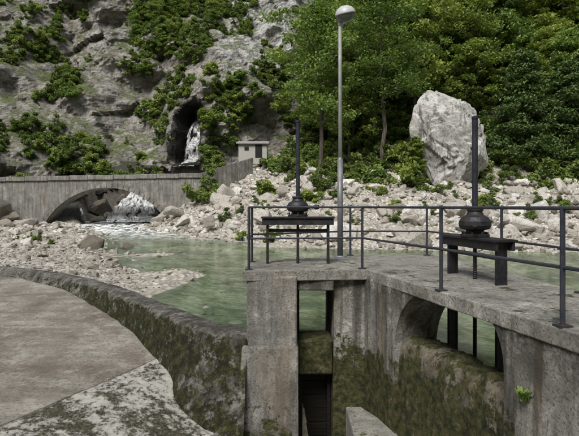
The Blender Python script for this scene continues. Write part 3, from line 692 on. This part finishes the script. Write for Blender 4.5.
t=tree_mesh('deciduous_tree',1,16.5,3.6,.36,'dec',M_leafA,28,6,90,.15,.24); put(t,3.0,46)
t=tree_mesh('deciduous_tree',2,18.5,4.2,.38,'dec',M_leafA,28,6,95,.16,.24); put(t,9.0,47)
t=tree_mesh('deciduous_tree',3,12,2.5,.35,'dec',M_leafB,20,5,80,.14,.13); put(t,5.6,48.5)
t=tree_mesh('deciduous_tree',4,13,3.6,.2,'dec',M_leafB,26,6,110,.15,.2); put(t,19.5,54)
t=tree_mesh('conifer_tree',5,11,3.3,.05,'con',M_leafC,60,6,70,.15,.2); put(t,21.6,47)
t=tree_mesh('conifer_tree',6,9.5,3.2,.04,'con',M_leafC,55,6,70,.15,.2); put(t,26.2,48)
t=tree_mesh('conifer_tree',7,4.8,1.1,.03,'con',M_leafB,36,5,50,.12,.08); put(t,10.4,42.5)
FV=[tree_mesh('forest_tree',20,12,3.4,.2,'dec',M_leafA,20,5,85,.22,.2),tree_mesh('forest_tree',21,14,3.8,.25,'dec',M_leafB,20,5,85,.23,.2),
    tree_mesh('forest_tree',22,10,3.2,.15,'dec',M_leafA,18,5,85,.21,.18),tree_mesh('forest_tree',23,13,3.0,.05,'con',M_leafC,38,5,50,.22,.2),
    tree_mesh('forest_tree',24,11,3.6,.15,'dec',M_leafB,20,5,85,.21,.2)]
BV=[bush_mesh('bush',30,M_leafD),bush_mesh('bush',31,M_leafB),bush_mesh('bush',32,M_leafA)]
def inst(src,parent,x,y,z,s,name):
    o=bpy.data.objects.new(name,src.data); link(o,parent); o.location=(x,y,z); o.scale=(s,s,s*random.uniform(.7,1.3)); o.rotation_euler=(random.uniform(-.2,.2),random.uniform(-.2,.2),random.uniform(0,6.28)); return o
FE=empty('hillside_forest'); k=0
pts=[]; tries=0
while k<225 and tries<6000:
    tries+=1
    x=random.uniform(3,85);y=random.uniform(46,104)
    if x>y*.72+8: continue
    if y<np.interp(x,[3,8,12,18,30,95],[57,56,53,52,50,48]): continue
    md=3.0 if y<75 else 3.9
    if any((x-a)**2+(y-b_)**2<md*md for a,b_ in pts): continue
    pts.append((x,y)); o=inst(random.choices(FV,[3,3.4,2.4,.8,2.4])[0],FE,x,y,gz(x,y)-.4,random.uniform(.7,1.15),'tree'); o.rotation_euler[0]*=.3;o.rotation_euler[1]*=.3; k+=1
CE=empty('cliff_shrubs'); n=0
xs=R.uniform(-55,12,5600); zs=R.uniform(4,44,5600); cy=cliffy(xs,zs)
mk=np.array([mn.fractal((a*.17,b*.17,7.),1,2,5) for a,b in zip(xs,zs)])
for x,z,y,m in zip(xs,zs,cy,mk):
    if cleft(np.array([x]),np.array([z]))[0]>0 or (abs(x+12.9)<2.3 and 4<z<15): continue
    th=.22
    if -26<x<-11 and z>20: th=-.22
    if -10.5<x<0 and 9<z<22: th=-.06
    if -20<x<-15 and 8<z<22: th=-.04
    if x<-40 and z>9: th=.04
    if -11<x<0.5 and z>23: th=.2
    if -40<x<-26 and z>12: th=.27
    if z<9 and x<-20: th=.05
    if m<th: continue
    if random.random()<.35: continue
    s=random.uniform(.3,1.15)
    if -26<x<-11 and z>21 and random.random()<.22: inst(random.choice(FV[:3]),CE,x,y+.5,z-.6,random.uniform(.22,.4),'shrub'); n+=1; continue
    inst(random.choices(BV,[3,1.4,1.6])[0],CE,x,y-.1,z-.3*s,s,'shrub'); n+=1
print('cliff shrubs',n)
UE=empty('undergrowth')
for _ in range(620):
    x=random.uniform(-2,50);y=random.uniform(42,64)
    if y<np.interp(x,[-2,4,8,12,18,30,95],[50,44,44,47.5,43.5,42,42])+random.uniform(-1,3): continue
    inst(random.choices(BV,[3,1.5,1.8])[0],UE,x,y,gz(x,y)-.2,random.uniform(.5,1.5),'shrub')
inst(BV[1],UE,-10.0,61.0,10.2,1.6,'shrub')
for _ in range(34):
    x=random.uniform(-40,-9); y=random.uniform(53.5,59)
    if -23<x<-13: z=3.2+ (y-53)*.2; y=59.8
    else: z=max(gz(x,y),1.6)
    inst(random.choice(BV),UE,x,y,z-.3,random.uniform(.5,1.2),'shrub')
for _ in range(70):
    x=random.uniform(-4,34);y=random.uniform(32,44)
    if inpoly(np.array([x]),np.array([y]),W)[0]: continue
    inst(random.choice(BV),UE,x,y,gz(x,y)+.1,random.uniform(.18,.55),'shrub')
for _ in range(26):
    x=random.uniform(-34,-12);y=random.uniform(20,45)
    if inpoly(np.array([x]),np.array([y]),W)[0] or x>-y*.38: continue
    inst(random.choice(BV),UE,x,y,gz(x,y),random.uniform(.15,.4),'shrub')
for (x,y,s,k) in [(-8.0,47.2,1.4,0),(-7.0,47.6,1.2,0),(-8.8,48.3,.9,2),(-2,44,1.1,1),(3,42,1.2,0),(5.5,43,1.5,0),(7.5,42.6,1.3,2),(9.8,41.5,1.4,1),(10.5,41,1.2,0),(-5,40,.7,0),(1.5,38,.8,1),(-33,46,1.2,0),(-30,47,1.0,2),(-36,48,1.6,0),(22,42,1.1,1),(16.5,41.5,1.0,0),(27,44,1.3,0)]:
    inst(BV[k],UE,x,y,gz(x,y)-.1,s,'shrub')
for f in FV+BV:
    f.name='forest_tree_source' if f in FV else 'bush_source'
    if f in FV: f.parent=FE; f.location=(45+FV.index(f)*6,112,gz(45+FV.index(f)*6,112))
    else: f.parent=UE; f.location=(30+BV.index(f)*3,60,gz(30+BV.index(f)*3,60))
def tuft(name,c,n,h,sp,mat):
    V=[];F=[];A=[]
    for i in range(n):
        a=random.uniform(0,6.28);d=Vector((math.cos(a),math.sin(a),0)); p=Vector(c)+Vector((random.gauss(0,sp),random.gauss(0,sp),0)); hh=h*random.uniform(.5,1.1); s=d.cross(Vector((0,0,1)))*.006
        k=len(V); q=p+d*hh*.35+Vector((0,0,hh*.7)); r=p+d*hh*.8+Vector((0,0,hh*.85)); V+=[p-s,p+s,q+s*1.6,q-s*1.6,r]; F+=[(k,k+1,k+2,k+3),(k+3,k+2,k+4)]; A+=[random.random()]*2
    return mobj(name,V,F,mat,att=A)
c=ed(3.9,-.01); tuft('weed_plant',(c[0],c[1],-1.92),60,.14,.02,M_leafA)
# ------------------------------------------------------------------ light
w=bpy.data.worlds.new('World'); S.world=w; w.use_nodes=True; nt=w.node_tree; bg=nt.nodes['Background']
sky=nt.nodes.new('ShaderNodeTexSky'); sky.sky_type='NISHITA'; sky.sun_disc=False; EL=math.radians(50); AZ=math.radians(203)
sky.sun_elevation=EL; sky.sun_rotation=AZ; sky.dust_density=3
hs=nt.nodes.new('ShaderNodeHueSaturation'); hs.inputs['Saturation'].default_value=.5
nt.links.new(sky.outputs[0],hs.inputs['Color']); nt.links.new(hs.outputs[0],bg.inputs[0]); bg.inputs[1].default_value=.15
sl=bpy.data.lights.new('sun','SUN'); sl.energy=4.0; sl.angle=math.radians(25); sl.color=(1,.97,.93)
so=link(bpy.data.objects.new('sun',sl)); d=Vector((math.sin(AZ)*math.cos(EL),math.cos(AZ)*math.cos(EL),math.sin(EL)))
so.rotation_euler=d.to_track_quat('Z','Y').to_euler()
cam=bpy.data.cameras.new('camera'); cam.sensor_width=36; cam.lens=36*500/579; cam.shift_y=-12/579; cam.clip_end=1000; cam.clip_start=.05
co=link(bpy.data.objects.new('camera',cam)); co.location=(0,0,0); co.rotation_euler=(math.radians(90),0,0); S.camera=co
S.view_settings.view_transform='Standard'
